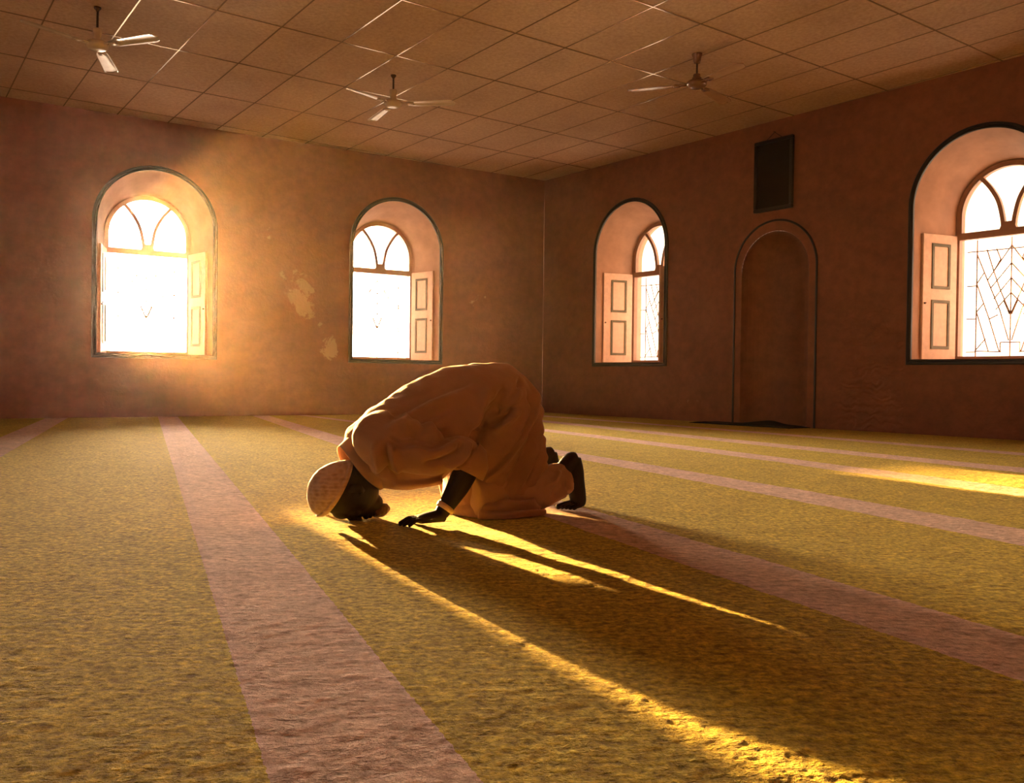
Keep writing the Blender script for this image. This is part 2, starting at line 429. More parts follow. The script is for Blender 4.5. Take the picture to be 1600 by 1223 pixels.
# carpet: ring grid round the place the eye stands, finer nearby, clipped by the walls
def inside(P, grow=0.0):
    ok = np.ones(len(P), bool)
    for fr, d in ((BACK, D1), (RIGHT, D2), (LEFT, 6.2), (FRONT, 5.0)):
        ok &= (P[:, 0] * fr.n.x + P[:, 1] * fr.n.y) <= d + grow
    return ok
def carpet():
    # regular dense patch where people pray plus plain surround
    ys = [0.95]
    while ys[-1] < 6.5: ys.append(ys[-1] + max(.0045, .0038 * ys[-1] ** 1.25))
    ys = np.array(ys); nx = 620
    s = np.linspace(-.68, .68, nx)
    XX = s[None, :] * ys[:, None]; YY = np.repeat(ys[:, None], nx, 1)
    ZZ = pile(XX, YY)
    edge = np.minimum(np.minimum((np.arange(nx)[None, :]) / 6., (nx - 1 - np.arange(nx))[None, :] / 6.), np.minimum(np.arange(len(ys))[:, None] / 6., (len(ys) - 1 - np.arange(len(ys)))[:, None] / 12.))
    ZZ = ZZ * np.clip(edge, 0, 1)
    V = np.stack([XX, YY, ZZ], -1).reshape(-1, 3)
    idx = np.arange(len(V)).reshape(len(ys), nx)
    Fq = np.stack([idx[:-1, :-1], idx[:-1, 1:], idx[1:, 1:], idx[1:, :-1]], -1).reshape(-1, 4)
    n0 = len(V)
    # surround: polygons from patch corners to the room corners
    p = [Vector((XX[0, 0], YY[0, 0], 0)), Vector((XX[0, -1], YY[0, -1], 0)), Vector((XX[-1, -1], YY[-1, -1], 0)), Vector((XX[-1, 0], YY[-1, 0], 0))]
    extra = [tuple(q) for q in p] + [(c.x, c.y, 0) for c in corners]
    # p: 0 near-left 1 near-right 2 far-right 3 far-left ; corners: 4 back-left 5 back-right 6 front-right 7 front-left
    base = n0
    Fe = [(3, 2, 5, 4), (2, 1, 6, 5), (1, 0, 7, 6), (0, 3, 4, 7)]
    # skirt down to the floor
    ex2 = [(c.x, c.y, -.014) for c in corners]
    Fe += [(4, 5, 9, 8), (5, 6, 10, 9), (6, 7, 11, 10), (7, 4, 8, 11), (8, 9, 10, 11)]
    me = bpy.data.meshes.new('carpet')
    Vall = np.concatenate([V, np.array(extra + ex2)])
    faces = Fq.tolist() + [tuple(base + i for i in f) for f in Fe]
    me.from_pydata(Vall.tolist(), [], faces); me.update()
    o = link('carpet', me, M_CARPET)
    me.polygons.foreach_set('use_smooth', [True] * len(Fq) + [False] * len(Fe))
    tag(o, 'green wall-to-wall carpet with pale pink stripes on the hall floor', 'carpet')
    return o
carpet()

cl = slab('ceiling', CEIL, CEIL + .12, M_TILE, .9)
tag(cl, 'suspended ceiling of beige boards in a thin bar grid', 'ceiling', kind='structure')
# bars of the ceiling grid (0.6 x 1.2 m boards), clipped to the room
GY = -0.6262; GX0, GY0 = -13.1455 * CAM_Z, 22.1599 * CAM_Z
ga = Vector((math.sin(GY), math.cos(GY), 0)); gb = Vector((math.cos(GY), -math.sin(GY), 0)); g0 = Vector((GX0, GY0, 0))
def clip_line(p, d):
    lo, hi = -60.0, 60.0
    for fr, dd in ((BACK, D1), (RIGHT, D2), (LEFT, 6.2), (FRONT, 5.0)):
        den_ = fr.n.dot(d); num = dd - fr.n.dot(p)
        if abs(den_) < 1e-9:
            if num < 0: return None
            continue
        s_ = num / den_
        if den_ > 0: hi = min(hi, s_)
        else: lo = max(lo, s_)
    return (lo, hi) if hi - lo > .05 else None
bmb = bmesh.new()
def bar(p, d, w_, z1):
    c = clip_line(p, d)
    if not c: return
    a, b_ = p + d * c[0], p + d * c[1]; s_ = Vector((-d.y, d.x, 0)) * w_ / 2
    vs = []
    for q, zz in ((a, CEIL), (b_, CEIL), (b_, z1), (a, z1)):
        pass
    lo = [a - s_, b_ - s_, b_ + s_, a + s_]
    v0 = [bmb.verts.new((q.x, q.y, CEIL + .001)) for q in lo]; v1 = [bmb.verts.new((q.x, q.y, z1)) for q in lo]
    bmb.faces.new(v1)
    for i in range(4): bmb.faces.new((v0[i], v0[(i + 1) % 4], v1[(i + 1) % 4], v1[i]))
for j in range(-14, 40): bar(g0 + gb * (.6 * j), ga, .012, CEIL - .004)
for r in range(-4, 20): bar(g0 - ga * (1.2 * r), gb, .013, CEIL - .005)
cb = from_bm('ceiling_bars', bmb, M_BAR, cl)
cb['label'] = 'thin glossy metal bars between the boards'

# ------------------------------------------------------------------ black arch trims
def arch_band(name, fr, tc_, hw, spr, zb, wid, proud, material, bottom=True, bead=True):
    """moulded band round an opening: closed ring (or open at floor) with a rounded profile"""
    inn = outline(tc_, hw, spr, zb, 48)
    prof = [(0.0, 0.006), (0.0, -proud * .7), (wid * .12, -proud), (wid * .45, -proud * 1.15), (wid * .85, -proud), (wid, -proud * .55), (wid, 0.006)]
    if bead: prof = [(-.004, .006), (-.004, -proud * .9), (wid * .10, -proud * 1.3), (wid * .24, -proud * 1.3), (wid * .32, -proud * .55), (wid * .40, -proud), (wid * .85, -proud), (wid, -proud * .5), (wid, .006)]
    n = len(inn); rows = []
    for k, (t, z) in enumerate(inn):
        if t < tc_ - hw + 1e-4 or t > tc_ + hw - 1e-4: nx, nz = (-1 if t < tc_ else 1), 0
        else:
            l = math.hypot(t - tc_, z - spr); nx, nz = (t - tc_) / l, (z - spr) / l
        if k in (0, n - 1) and bottom: nz = -1
        rows.append([fr.P(t + nx * a, o, z + nz * a) for a, o in prof])
    V = [v for r in rows for v in r]; m_ = len(prof); F = []
    for k in range(n if bottom else n - 1):
        for j in range(m_ - 1):
            a, b_ = k * m_, ((k + 1) % n) * m_
            F.append((a + j, a + j + 1, b_ + j + 1, b_ + j))
    if not bottom: F += [tuple(range(m_)), tuple(range((n - 1) * m_, n * m_))]
    return tag(from_py(name, V, F, material), kind='structure')
lab = ['black moulding round the arched window flooded by the sun', 'black moulding round the sunny window nearest the room corner', 'black moulding round the arched window between corner and niche', 'black moulding round the large window beyond the niche']
for i, (fr, t) in enumerate([(BACK, 2.12), (BACK, 5.47), (RIGHT, -9.155), (RIGHT, -4.195)]):
    tag(arch_band('trim_%d' % (i + 1), fr, t, HW_O, SPR_O, SILL, .055, .022, M_TRIM), lab[i], 'trim')
tag(arch_band('trim_5', RIGHT, NICHE_T, .583, 1.945, 0.0, .026, .012, M_TRIM, bottom=False, bead=False), 'thin black line moulding round the prayer niche', 'trim')

# ------------------------------------------------------------------ windows
def win_empty(i, fr, t):
    o = bpy.data.objects.new('window_%d' % i, None); COL.objects.link(o); o.matrix_world = fr.M(t, DEEP, SILL)
    o.empty_display_size = .1; return o
# local window coords: x along wall, y outwards, z above the sill
TR0, TR1 = 1.33, 1.405            # transom
ZSP = SPR_I - SILL
def strip(bm, pts, w_, y0, y1):
    """flat bar following pts in the x-z plane"""
    n = len(pts); L, Rr = [], []
    for i, p in enumerate(pts):
        a, b_ = pts[max(i - 1, 0)], pts[min(i + 1, n - 1)]
        dx, dz = b_[0] - a[0], b_[1] - a[1]; l = math.hypot(dx, dz); nx, nz = -dz / l * w_ / 2, dx / l * w_ / 2
        L.append((p[0] + nx, p[1] + nz)); Rr.append((p[0] - nx, p[1] - nz))
    rows = [[bm.verts.new((l[0], y0, l[1])), bm.verts.new((r[0], y0, r[1])), bm.verts.new((r[0], y1, r[1])), bm.verts.new((l[0], y1, l[1]))] for l, r in zip(L, Rr)]
    for a, b_ in zip(rows, rows[1:]):
        for j in range(4): bm.faces.new((a[j], a[(j + 1) % 4], b_[(j + 1) % 4], b_[j]))
    bm.faces.new(rows[0][::-1]); bm.faces.new(rows[-1])
def smooth_pts(ctrl, n=10):
    out = []
    P = [ctrl[0]] + ctrl + [ctrl[-1]]
    for i in range(1, len(P) - 2):
        for s_ in range(n):
            t = s_ / n
            out.append(tuple(.5 * ((2 * P[i][k]) + (-P[i - 1][k] + P[i + 1][k]) * t + (2 * P[i - 1][k] - 5 * P[i][k] + 4 * P[i + 1][k] - P[i + 2][k]) * t * t + (-P[i - 1][k] + 3 * P[i][k] - 3 * P[i + 1][k] + P[i + 2][k]) * t ** 3) for k in range(len(ctrl[0]))))
    out.append(ctrl[-1]); return out
M_GLASS = bpy.data.materials.new('fanlight_glass'); M_GLASS.use_nodes = True
nt = M_GLASS.node_tree; nt.nodes.clear()
go = nt.nodes.new('ShaderNodeOutputMaterial'); gt = nt.nodes.new('ShaderNodeBsdfTransparent'); gg = nt.nodes.new('ShaderNodeBsdfGlossy'); gm = nt.nodes.new('ShaderNodeMixShader')
gt.inputs[0].default_value = (.93, .95, .93, 1); gg.inputs['Roughness'].default_value = .03; gm.inputs[0].default_value = .06
nt.links.new(gt.outputs[0], gm.inputs[1]); nt.links.new(gg.outputs[0], gm.inputs[2]); nt.links.new(gm.outputs[0], go.inputs[0])

def make_window(root):
    bm = bmesh.new()
    ring = outline(0, HW_I - .018, ZSP, .0, 40)
    strip(bm, ring, .036, -.03, .04)
    bx(bm, -HW_I, HW_I, -.035, .045, TR0, TR1, .004)
    bx(bm, -HW_I, HW_I, -.03, .04, 0.0, .05, .004)
    strip(bm, outline(0, HW_I - .028, ZSP, TR1, 40), .052, -.026, .036)
    from_bm('window_frame', bm, M_FRAME, root)
    bm = bmesh.new()
    for s_ in (-1, 1):
        strip(bm, [(s_ * x, z) for x, z in smooth_pts([(.050, TR1 + .0), (.062, TR1 + .12), (.105, TR1 + .30), (.185, TR1 + .45), (.285, TR1 + .575)])], .042, -.02, .03)
    v = [(-.085, TR1), (.085, TR1), (.055, TR1 + .075), (-.055, TR1 + .075)]
    a = [bm.verts.new((x, -.025, z)) for x, z in v]; b2 = [bm.verts.new((x, .035, z)) for x, z in v]
    bm.faces.new(a); bm.faces.new(b2[::-1])
    for j in range(4): bm.faces.new((a[j], b2[j], b2[(j + 1) % 4], a[(j + 1) % 4]))
    from_bm('fanlight_tracery', bm, M_FRAME, root)
    bm = bmesh.new()
    g = outline(0, HW_I - .04, ZSP, TR1 - .02, 30)
    a = [bm.verts.new((x, .008, z)) for x, z in g]; b2 = [bm.verts.new((x, .012, z)) for x, z in g]
    bm.faces.new(a); bm.faces.new(b2[::-1])
    for j in range(len(g)): bm.faces.new((a[j], b2[j], b2[(j + 1) % len(g)], a[(j + 1) % len(g)]))
    from_bm('fanlight_pane', bm, M_GLASS, root)
    # wrought grille
    bm = bmesh.new(); gy = .085; gr = .0065
    def G(x, z): return Vector((x, gy, z))
    def rod(p, q, r_=gr): tube(bm, [G(*p), G(*q)], r_, 5)
    def cv(cx, cy): return ((cx - 540) * .00221, (1130 - cy) * .00244)
    ends = .462
    for s_ in (-1, 1):
        f_ = lambda cx, cy: (s_ * abs(cv(cx, cy)[0]) * (-1 if False else 1) if True else 0, cv(cx, cy)[1])
        def L(*c):
            pp = [(s_ * cv(*q)[0], cv(*q)[1]) for q in c]
            for p, q in zip(pp, pp[1:]): rod(p, q)
        rod((s_ * -.358, .0), (s_ * -.358, TR0), gr * 1.1)
        for z in (.10, .465, .827, 1.205): rod((s_ * -ends, z), (s_ * -.358, z))
        L((378, 637), (540, 637)); L((378, 1085), (500, 1090)); L((495, 1090), (495, 1048), (540, 1048))
        L((378, 650), (430, 770), (490, 905), (533, 1040)); L((425, 632), (458, 730), (490, 815), (540, 925)); L((470, 632), (490, 680), (458, 730))
        L((378, 780), (440, 940), (490, 1088)); L((378, 905), (440, 1088))
        L((540, 622), (430, 768)); L((540, 700), (445, 805)); L((540, 765), (460, 855)); L((540, 830), (470, 902))
        L((412, 735), (378, 782)); L((412, 872), (378, 910)); L((425, 1030), (374, 1085)); L((440, 943), (482, 925)); L((508, 865), (535, 925))
    rod((0, 0), (0, TR0), gr * 1.1)
    from_bm('grille', bm, M_IRON, root)
    return root
LW = .50
def make_leaf(root, side, dt, do):
    """shutter leaf hinged at x = side*HW_I ; free edge displaced (dt, do) from the hinge"""
    hx = side * (HW_I - .012)
    L = math.hypot(dt, do); ang = math.atan2(do, dt)
    o = bpy.data.objects.new('shutter', None)
    bm = bmesh.new(); th = .032
    bx(bm, .004, LW, -th / 2, th / 2, .012, 1.375, .004)
    leaf = from_bm('shutter', bm, M_LEAF, root)
    leaf.location = (hx, -.05, 0); leaf.rotation_euler = (0, 0, ang)
    for z0, z1 in ((.125, .66), (.78, 1.275)):
        bm = bmesh.new()
        for y in (-1, 1):
            ya, yb = sorted((y * (th / 2 - .002), y * (th / 2 + .009)))
            x0, x1, m_ = .105, .375, .034
            bx(bm, x0, x1, ya, yb, z0, z0 + m_, .003); bx(bm, x0, x1, ya, yb, z1 - m_, z1, .003)
            bx(bm, x0, x0 + m_, ya, yb, z0 + m_ * .9, z1 - m_ * .9, .003); bx(bm, x1 - m_, x1, ya, yb, z0 + m_ * .9, z1 - m_ * .9, .003)
        p = from_bm('panel_moulding', bm, M_MOULD, leaf); p['label'] = 'grey-green moulding'
    bm = bmesh.new(); tube(bm, [(LW - .03, -.035, .62), (LW - .03, .035, .62)], .010, 8)
    from_bm('shutter_knob', bm, M_DARKM, leaf)
    return leaf
wl = ['arched window on the sunny wall, farthest from the corner, blazing with low sun', 'arched window on the sunny wall, nearest the room corner', 'narrow-looking arched window between the room corner and the niche', 'large arched window cut by the picture edge, with clear geometric grille']
specs = [(BACK, 2.12, (-.125, -.47), (.115, -.48)), (BACK, 5.47, (-.135, -.47), (.13, -.475)), (RIGHT, -9.155, (-.135, -.47), (-.02, -.49)), (RIGHT, -4.195, (-.135, -.47), (.13, -.47))]
for i, (fr, t, lf, rt) in enumerate(specs):
    r_ = win_empty(i + 1, fr, t); tag(r_, wl[i], 'window', kind='structure')
    make_window(r_); make_leaf(r_, -1, *lf); make_leaf(r_, 1, *rt)

# ------------------------------------------------------------------ ceiling fans
def make_fan(name, loc, angs, label, bell=False, drop=.30):
    M_FAN, M_FANB = (M_FAN_D, M_FANB_D) if bell else (M_FAN_P, M_FANB_P)
    r_ = empty(name, (loc[0], loc[1], CEIL)); tag(r_, label, 'ceiling fan', 'ceiling fans')
    bm = bmesh.new()
    if bell: lathe(bm, [(.052, .0), (.050, -.01), (.042, -.03), (.036, -.07), (.030, -.088), (.012, -.095)], 24)
    else: lathe(bm, [(.030, .0), (.030, -.012), (.014, -.03), (.010, -.04)], 20)
    from_bm('ceiling_cup', bm, M_FAN if bell else M_DARKM, r_, True)
    bm = bmesh.new(); tube(bm, [(0, 0, -.02), (0, 0, -drop + .06)], .010, 12)
    from_bm('down_rod', bm, M_DARKM, r_, True)
    bm = bmesh.new()
    lathe(bm, [(.012, -drop + .150), (.040, -drop + .145), (.042, -drop + .135), (.034, -drop + .09), (.036, -drop + .055), (.040, -drop + .028), (.045, -drop + .022)] if not bell else
          [(.012, -drop + .100), (.034, -drop + .095), (.036, -drop + .07), (.046, -drop + .060), (.050, -drop + .028)], 28)
    from_bm('neck_cover', bm, M_FAN, r_, True)
    bm = bmesh.new()
    lathe(bm, [(.045, -drop + .034), (.080, -drop + .030), (.098, -drop + .014), (.100, -drop - .004), (.092, -drop - .018), (.070, -drop - .034), (.040, -drop - .040), (.010, -drop - .041)], 36)
    from_bm('motor_housing', bm, M_FAN, r_, True)
    for a in angs:
        bm = bmesh.new(); n, m_ = 26, 8; rows = []
        for i in range(n + 1):
            s_ = i / n; x = .155 + .53 * s_
            hw = .050 + .022 * s_ ** .8
            if s_ > .86: hw *= math.sqrt(max(0.0004, 1 - ((s_ - .86) / .14) ** 2))
            if s_ < .08: hw *= .72 + .28 * s_ / .08
            row = []
            for j in range(m_ + 1):
                q = -1 + 2 * j / m_
                row.append((x, q * hw, .004 - .010 * q * q - .14 * q * hw - .012 * s_))
            rows.append(row)
        top = [[bm.verts.new((x, y, z + .0015)) for x, y, z in row] for row in rows]; bot = [[bm.verts.new((x, y, z - .0015)) for x, y, z in row] for row in rows]
        for i in range(n):
            for j in range(m_):
                bm.faces.new((top[i][j], top[i + 1][j], top[i + 1][j + 1], top[i][j + 1])); bm.faces.new((bot[i][j + 1], bot[i + 1][j + 1], bot[i + 1][j], bot[i][j]))
            for j in (0, m_): bm.faces.new((top[i][j], bot[i][j], bot[i + 1][j], top[i + 1][j]))
        for i in (0, n):
            for j in range(m_): bm.faces.new((top[i][j], top[i][j + 1], bot[i][j + 1], bot[i][j]))
        bl = from_bm('blade', bm, M_FANB, r_, True)
        bl.location = (0, 0, -drop); bl.rotation_euler = (0, 0, R(a))
        bm = bmesh.new()
        strip_pts = [(.070, .0), (.12, -.002), (.18, -.004)]
        for y in (-.02, .02): tube(bm, [(.075, y * .6, -.004), (.12, y, -.004), (.215, y * 1.1, -.002)], .006, 8)
        bx(bm, .16, .225, -.03, .03, -.012, -.006, .001)
        br = from_bm('blade_arm', bm, M_FAN, bl, True)
    return r_
make_fan('ceiling_fan', (-3.70, 7.86), (-121, -22, 104), 'pale three-blade ceiling fan hanging before the sun-flooded window, on the shortest thick neck', drop=.335)
make_fan('ceiling_fan', (-1.31, 9.52), (-125, -10, 119), 'middle ceiling fan, glinting blades, under bright ceiling bars near the corner window', drop=.305)
make_fan('ceiling_fan', (1.79, 8.80), (165, -64, 51), 'brown-bodied ceiling fan with bell cup on a thin rod, nearest the niche', bell=True, drop=.295)

# ------------------------------------------------------------------ black board over the niche
bd = bpy.data.objects.new('wall_board', None); COL.objects.link(bd); bd.matrix_world = RIGHT.M(-6.675, -.004, 2.66)
tag(bd, 'black framed board hung by a cord above the niche', 'board')
bm = bmesh.new(); bx(bm, -.25, .25, -.022, 0, .03, .85); from_bm('panel', bm, M_BOARD, bd)
bm = bmesh.new()
for a in ((-.28, .28, -.045, 0, 0, .045), (-.28, .28, -.045, 0, .835, .88), (-.28, -.235, -.045, 0, .04, .84), (.235, .28, -.045, 0, .04, .84)): bx(bm, *a, .006)
from_bm('frame', bm, M_BFRAME, bd)
bm = bmesh.new(); tube(bm, [(-.13, -.02, .87), (0, -.012, .965), (.13, -.02, .87)], .005, 6); tube(bm, [(0, -.03, .968), (0, .004, .968)], .006, 6)
from_bm('hanging_cord', bm, M_CORD, bd)

# ------------------------------------------------------------------ dark folded mat before the niche
bm = bmesh.new(); nx, ny = 60, 20
mt0 = RIGHT
rowsT = []
for sgn in (1, 0):
    rows = []
    for i in range(nx + 1):
        row = []
        for j in range(ny + 1):
            a, b_ = i / nx, j / ny
            t = -7.62 + 1.50 * a; o = -.43 + .42 * b_ + .012 * math.sin(a * 9)
            z = .004 + .010 * (mnoise.noise(Vector((a * 7, b_ * 3, 0))) + .6)
            z += .045 * math.exp(-((a - .62) / .16) ** 2) * (.35 + .65 * b_)
            z *= min(1, 12 * a, 12 * (1 - a)) * .9 + .1
            P = mt0.P(t, o, z + .008 if sgn else .003); row.append(bm.verts.new(P))
        rows.append(row)
    rowsT.append(rows)
for rows, fl in ((rowsT[0], 0), (rowsT[1], 1)):
    for i in range(nx):
        for j in range(ny):
            f = (rows[i][j], rows[i + 1][j], rows[i + 1][j + 1], rows[i][j + 1]); bm.faces.new(f if not fl else f[::-1])
A, B = rowsT
for i in range(nx):
    for j in (0, ny): bm.faces.new((A[i][j], A[i + 1][j], B[i + 1][j], B[i][j]))
for j in range(ny):
    for i in (0, nx): bm.faces.new((A[i][j], A[i][j + 1], B[i][j + 1], B[i][j]))
mo = from_bm('floor_mat', bm, M_MAT, None, True)
tag(mo, 'dark thin crumpled mat lying on the carpet before the niche', 'mat')



#<PERSON>
# ------------------------------------------------------------------ the kneeling person
PER = empty('person', (-.58, 3.36, 0), R(28))
tag(PER, 'person bowed prostrate on the carpet in long pale robe and knitted cap', 'person')
def skin_mat():
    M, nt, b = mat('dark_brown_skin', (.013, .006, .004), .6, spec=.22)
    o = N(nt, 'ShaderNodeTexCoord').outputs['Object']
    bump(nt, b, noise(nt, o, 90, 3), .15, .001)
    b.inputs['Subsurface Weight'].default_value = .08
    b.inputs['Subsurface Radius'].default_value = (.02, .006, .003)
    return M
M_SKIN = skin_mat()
def cloth_mat(name, base, trans, scale=900):
    M, nt, b = mat(name, base, .85, spec=.15, sheen=.3)
    b.inputs['Sheen Tint'].default_value = (1, .8, .6, 1)
    o = N(nt, 'ShaderNodeTexCoord').outputs['Object']
    n1 = noise(nt, o, 9, 5, .6, .8)
    c = ramp(nt, n1, [(.3, tuple(x * .88 for x in base)), (.7, base)])
    nt.links.new(c, b.inputs['Base Color'])
    bn = bump(nt, b, n1, .35, .02)
    bump(nt, b, noise(nt, o, 420, 2), .2, .001, bn)
    tr = nt.nodes.new('ShaderNodeBsdfTranslucent'); tr.inputs[0].default_value = (1.0, .55, .26, 1)
    ms = nt.nodes.new('ShaderNodeMixShader'); ms.inputs[0].default_value = trans
    out = nt.nodes['Material Output']
    nt.links.new(b.outputs[0], ms.inputs[1]); nt.links.new(tr.outputs[0], ms.inputs[2]); nt.links.new(ms.outputs[0], out.inputs['Surface'])
    return M
M_ROBE = cloth_mat('pale_robe_cloth', (.30, .162, .103), .05)
M_PANT = cloth_mat('pale_trouser_cloth', (.37, .22, .155), .05)
M_CAP, nt, b = mat('knitted_cap_yarn', (.72, .56, .44), .9, spec=.1, sheen=.4)
o_ = N(nt, 'ShaderNodeTexCoord').outputs['Object']
vo = nt.nodes.new('ShaderNodeTexVoronoi'); vo.inputs['Scale'].default_value = 46; nt.links.new(o_, vo.inputs['Vector'])
wv = nt.nodes.new('ShaderNodeTexWave'); wv.bands_direction = 'Z'; wv.inputs['Scale'].default_value = 22; wv.inputs['Distortion'].default_value = 3; nt.links.new(o_, wv.inputs['Vector'])
hc = math_(nt, 'ADD', vo.outputs['Distance'], math_(nt, 'MULTIPLY', wv.outputs['Fac'], .22))
nt.links.new(ramp(nt, hc, [(.1, (.34, .21, .14)), (.7, (.50, .35, .26))]), b.inputs['Base Color'])
bump(nt, b, hc, .8, .006)

def densify(keys, n=6):
    """catmull-rom through tuples of floats"""
    return smooth_pts([tuple(k) for k in keys], n) if len(keys) > 2 else [tuple(keys[0][i] + (keys[1][i] - keys[0][i]) * s_ / n for i in range(len(keys[0]))) for s_ in range(n + 1)]
def limb(bm, keys, n=18, per=5, side=None):
    """keys: (x,y,z,r) or (x,y,z,a,b)"""
    D = densify(keys, per)
    if len(keys[0]) == 4: tube(bm, [d[:3] for d in D], [max(.001, d[3]) for d in D], n, side=side)
    else: tube(bm, [d[:3] for d in D], None, n, flat=[(max(.001, d[3]), max(.001, d[4])) for d in D], side=side)
def ball(bm, c, r, sc=(1, 1, 1), rot=None, seg=24):
    res = bmesh.ops.create_uvsphere(bm, u_segments=seg, v_segments=seg // 2, radius=r)
    for v in res['verts']:
        q = Vector((v.co.x * sc[0], v.co.y * sc[1], v.co.z * sc[2]))
        if rot: q = rot @ q
        v.co = q + Vector(c)
def sections(bm, secs, n=40, per=6, power=2.3):
    """secs: (Tx,Tz,Bx,Bz,b,yc): closed rings between a top and a bottom point of the mid plane"""
    D = densify(secs, per); rings = []
    for (tx, tz, bx_, bz, b_, yc) in D:
        cx_, cz_ = (tx + bx_) / 2, (tz + bz) / 2; hx, hz = (tx - bx_) / 2, (tz - bz) / 2
        ring = []
        for j in range(n):
            q = 2 * math.pi * j / n; c, s_ = math.cos(q), math.sin(q)
            c2 = math.copysign(abs(c) ** (2 / power), c); s2 = math.copysign(abs(s_) ** (2 / power), s_)
            ring.append(bm.verts.new((cx_ + hx * c2, yc + b_ * s2, cz_ + hz * c2)))
        rings.append(ring)
    for a, c in zip(rings, rings[1:]):
        for j in range(n): bm.faces.new((a[j], a[(j + 1) % n], c[(j + 1) % n], c[j]))
    bm.faces.new(rings[0][::-1]); bm.faces.new(rings[-1])
def fuse(name, bm, voxel, smooth=6, fac=.5):
    """union of overlapping closed shapes as one smooth skin"""
    bmesh.ops.recalc_face_normals(bm, faces=bm.faces)
    me = bpy.data.meshes.new(name); bm.to_mesh(me); bm.free()
    o = bpy.data.objects.new(name, me); COL.objects.link(o)
    r_ = o.modifiers.new('r', 'REMESH'); r_.mode = 'VOXEL'; r_.voxel_size = voxel
    if smooth:
        s_ = o.modifiers.new('s', 'SMOOTH'); s_.iterations = smooth; s_.factor = fac
    dg = bpy.context.evaluated_depsgraph_get()
    me2 = bpy.data.meshes.new_from_object(o.evaluated_get(dg))
    bpy.data.objects.remove(o); bpy.data.meshes.remove(me)
    me2.name = name
    return me2
def arr(me):
    a = np.empty(len(me.vertices) * 3); me.vertices.foreach_get('co', a)
    n = np.empty(len(me.vertices) * 3); me.vertices.foreach_get('normal', n)
    return a.reshape(-1, 3), n.reshape(-1, 3)
def setco(me, a):
    me.vertices.foreach_set('co', a.reshape(-1)); me.update()
def seg_dist(P, line):
    """distance of 2d points to a polyline and the position along it 0..1"""
    best = np.full(len(P), 1e9); par = np.zeros(len(P)); L = [0]
    for p, q in zip(line, line[1:]): L.append(L[-1] + math.hypot(q[0] - p[0], q[1] - p[1]))
    for i, (p, q) in enumerate(zip(line, line[1:])):
        p, q = np.array(p), np.array(q); d = q - p; l2 = d @ d
        t = np.clip(((P - p) @ d) / l2, 0, 1); dd = np.linalg.norm(P - (p + t[:, None] * d), axis=1)
        w_ = dd < best; best[w_] = dd[w_]; par[w_] = (L[i] + t[w_] * (L[i + 1] - L[i])) / L[-1]
    return best, par
def folds(me, lines, rough=.0, seed=0, near=True, floor=True, deepest=-.024):
    A, Nn = arr(me); P = A[:, [0, 2]]
    disp = np.zeros(len(A))
    side_w = np.clip((.06 - A[:, 1]) / .10, 0, 1) if near else np.clip((A[:, 1] + .06) / .10, 0, 1)
    for pts, w_, amp in lines:
        d, s_ = seg_dist(P, smooth_pts(pts, 8)); taper = np.clip(np.minimum(s_, 1 - s_) / .22, 0, 1)
        taper = taper * taper * (3 - 2 * taper)
        g = np.exp(-(d / w_) ** 2)
        disp += 2.0 * amp * g * taper * side_w
    disp = np.maximum(disp, deepest)
    if rough:
        nz = np.array([mnoise.noise(Vector((p[0] * 9 + seed, p[1] * 7, p[2] * 14 + p[0] * 9))) + .5 * mnoise.noise(Vector((p[0] * 22, p[1] * 16 + seed, p[2] * 30 + p[0] * 14))) for p in A])
        disp += rough * nz
    A = A + Nn * disp[:, None]
    if floor: A[:, 2] = np.maximum(A[:, 2], .003)
    setco(me, A)

# ---- body: head, neck, trunk, arms, hands, legs, feet in one skin
bm = bmesh.new()
# skull lies on its forehead: crown to -x, face to -z
HC = Vector((-.042, -.012, .112))
rotH = Matrix.Rotation(R(6), 3, 'Y')
def H(x, y, z): return HC + rotH @ Vector((x, y, z))
ball(bm, HC, 1, (.118, .078, .098), rotH, 32)
ball(bm, H(-.030, 0, .012), 1, (.098, .081, .092), rotH, 28)
limb(bm, [(*H(.02, 0, -.035), .060, .050), (*H(.07, 0, -.040), .052, .044), (*H(.115, 0, -.044), .040, .030), (*H(.135, 0, -.046), .024, .018)], 20)  # jaw
ball(bm, H(-.02, 0, -.085), 1, (.032, .045, .020), rotH)          # brow
limb(bm, [(*H(.000, 0, -.086), .011), (*H(.030, 0, -.104), .014), (*H(.050, 0, -.116), .018), (*H(.058, 0, -.104), .013)], 14)   # nose
for s_ in (-1, 1):
    ball(bm, H(.052, s_ * .013, -.103), 1, (.011, .009, .010), rotH, 14)
    ball(bm, H(.020, s_ * .040, -.068), 1, (.022, .020, .020), rotH, 16)                 # cheek bones
    # ear
    limb(bm, [(*H(-.020, s_ * .080, .012), .010, .006), (*H(-.006, s_ * .092, .022), .017, .007), (*H(.014, s_ * .090, .020), .015, .007), (*H(.030, s_ * .080, .008), .009, .006)], 12, side=(0, 0, 1))
ball(bm, H(.078, 0, -.092), 1, (.010, .024, .011), rotH, 16)       # lips
ball(bm, H(.094, 0, -.088), 1, (.009, .020, .010), rotH, 16)
ball(bm, H(.120, 0, -.074), 1, (.020, .022, .018), rotH, 16)       # chin
limb(bm, [(*H(.0, 0, .045), .066), (.035, 0, .175, .062), (.085, 0, .215, .066), (.15, 0, .26, .09)], 20)   # neck
# trunk hidden by the robe
limb(bm, [(.10, 0, .26, .11, .07), (.18, 0, .30, .13, .09), (.34, 0, .41, .11, .08), (.50, 0, .49, .11, .07), (.60, 0, .48, .11, .08)], 20, side=(0, 1, 0))
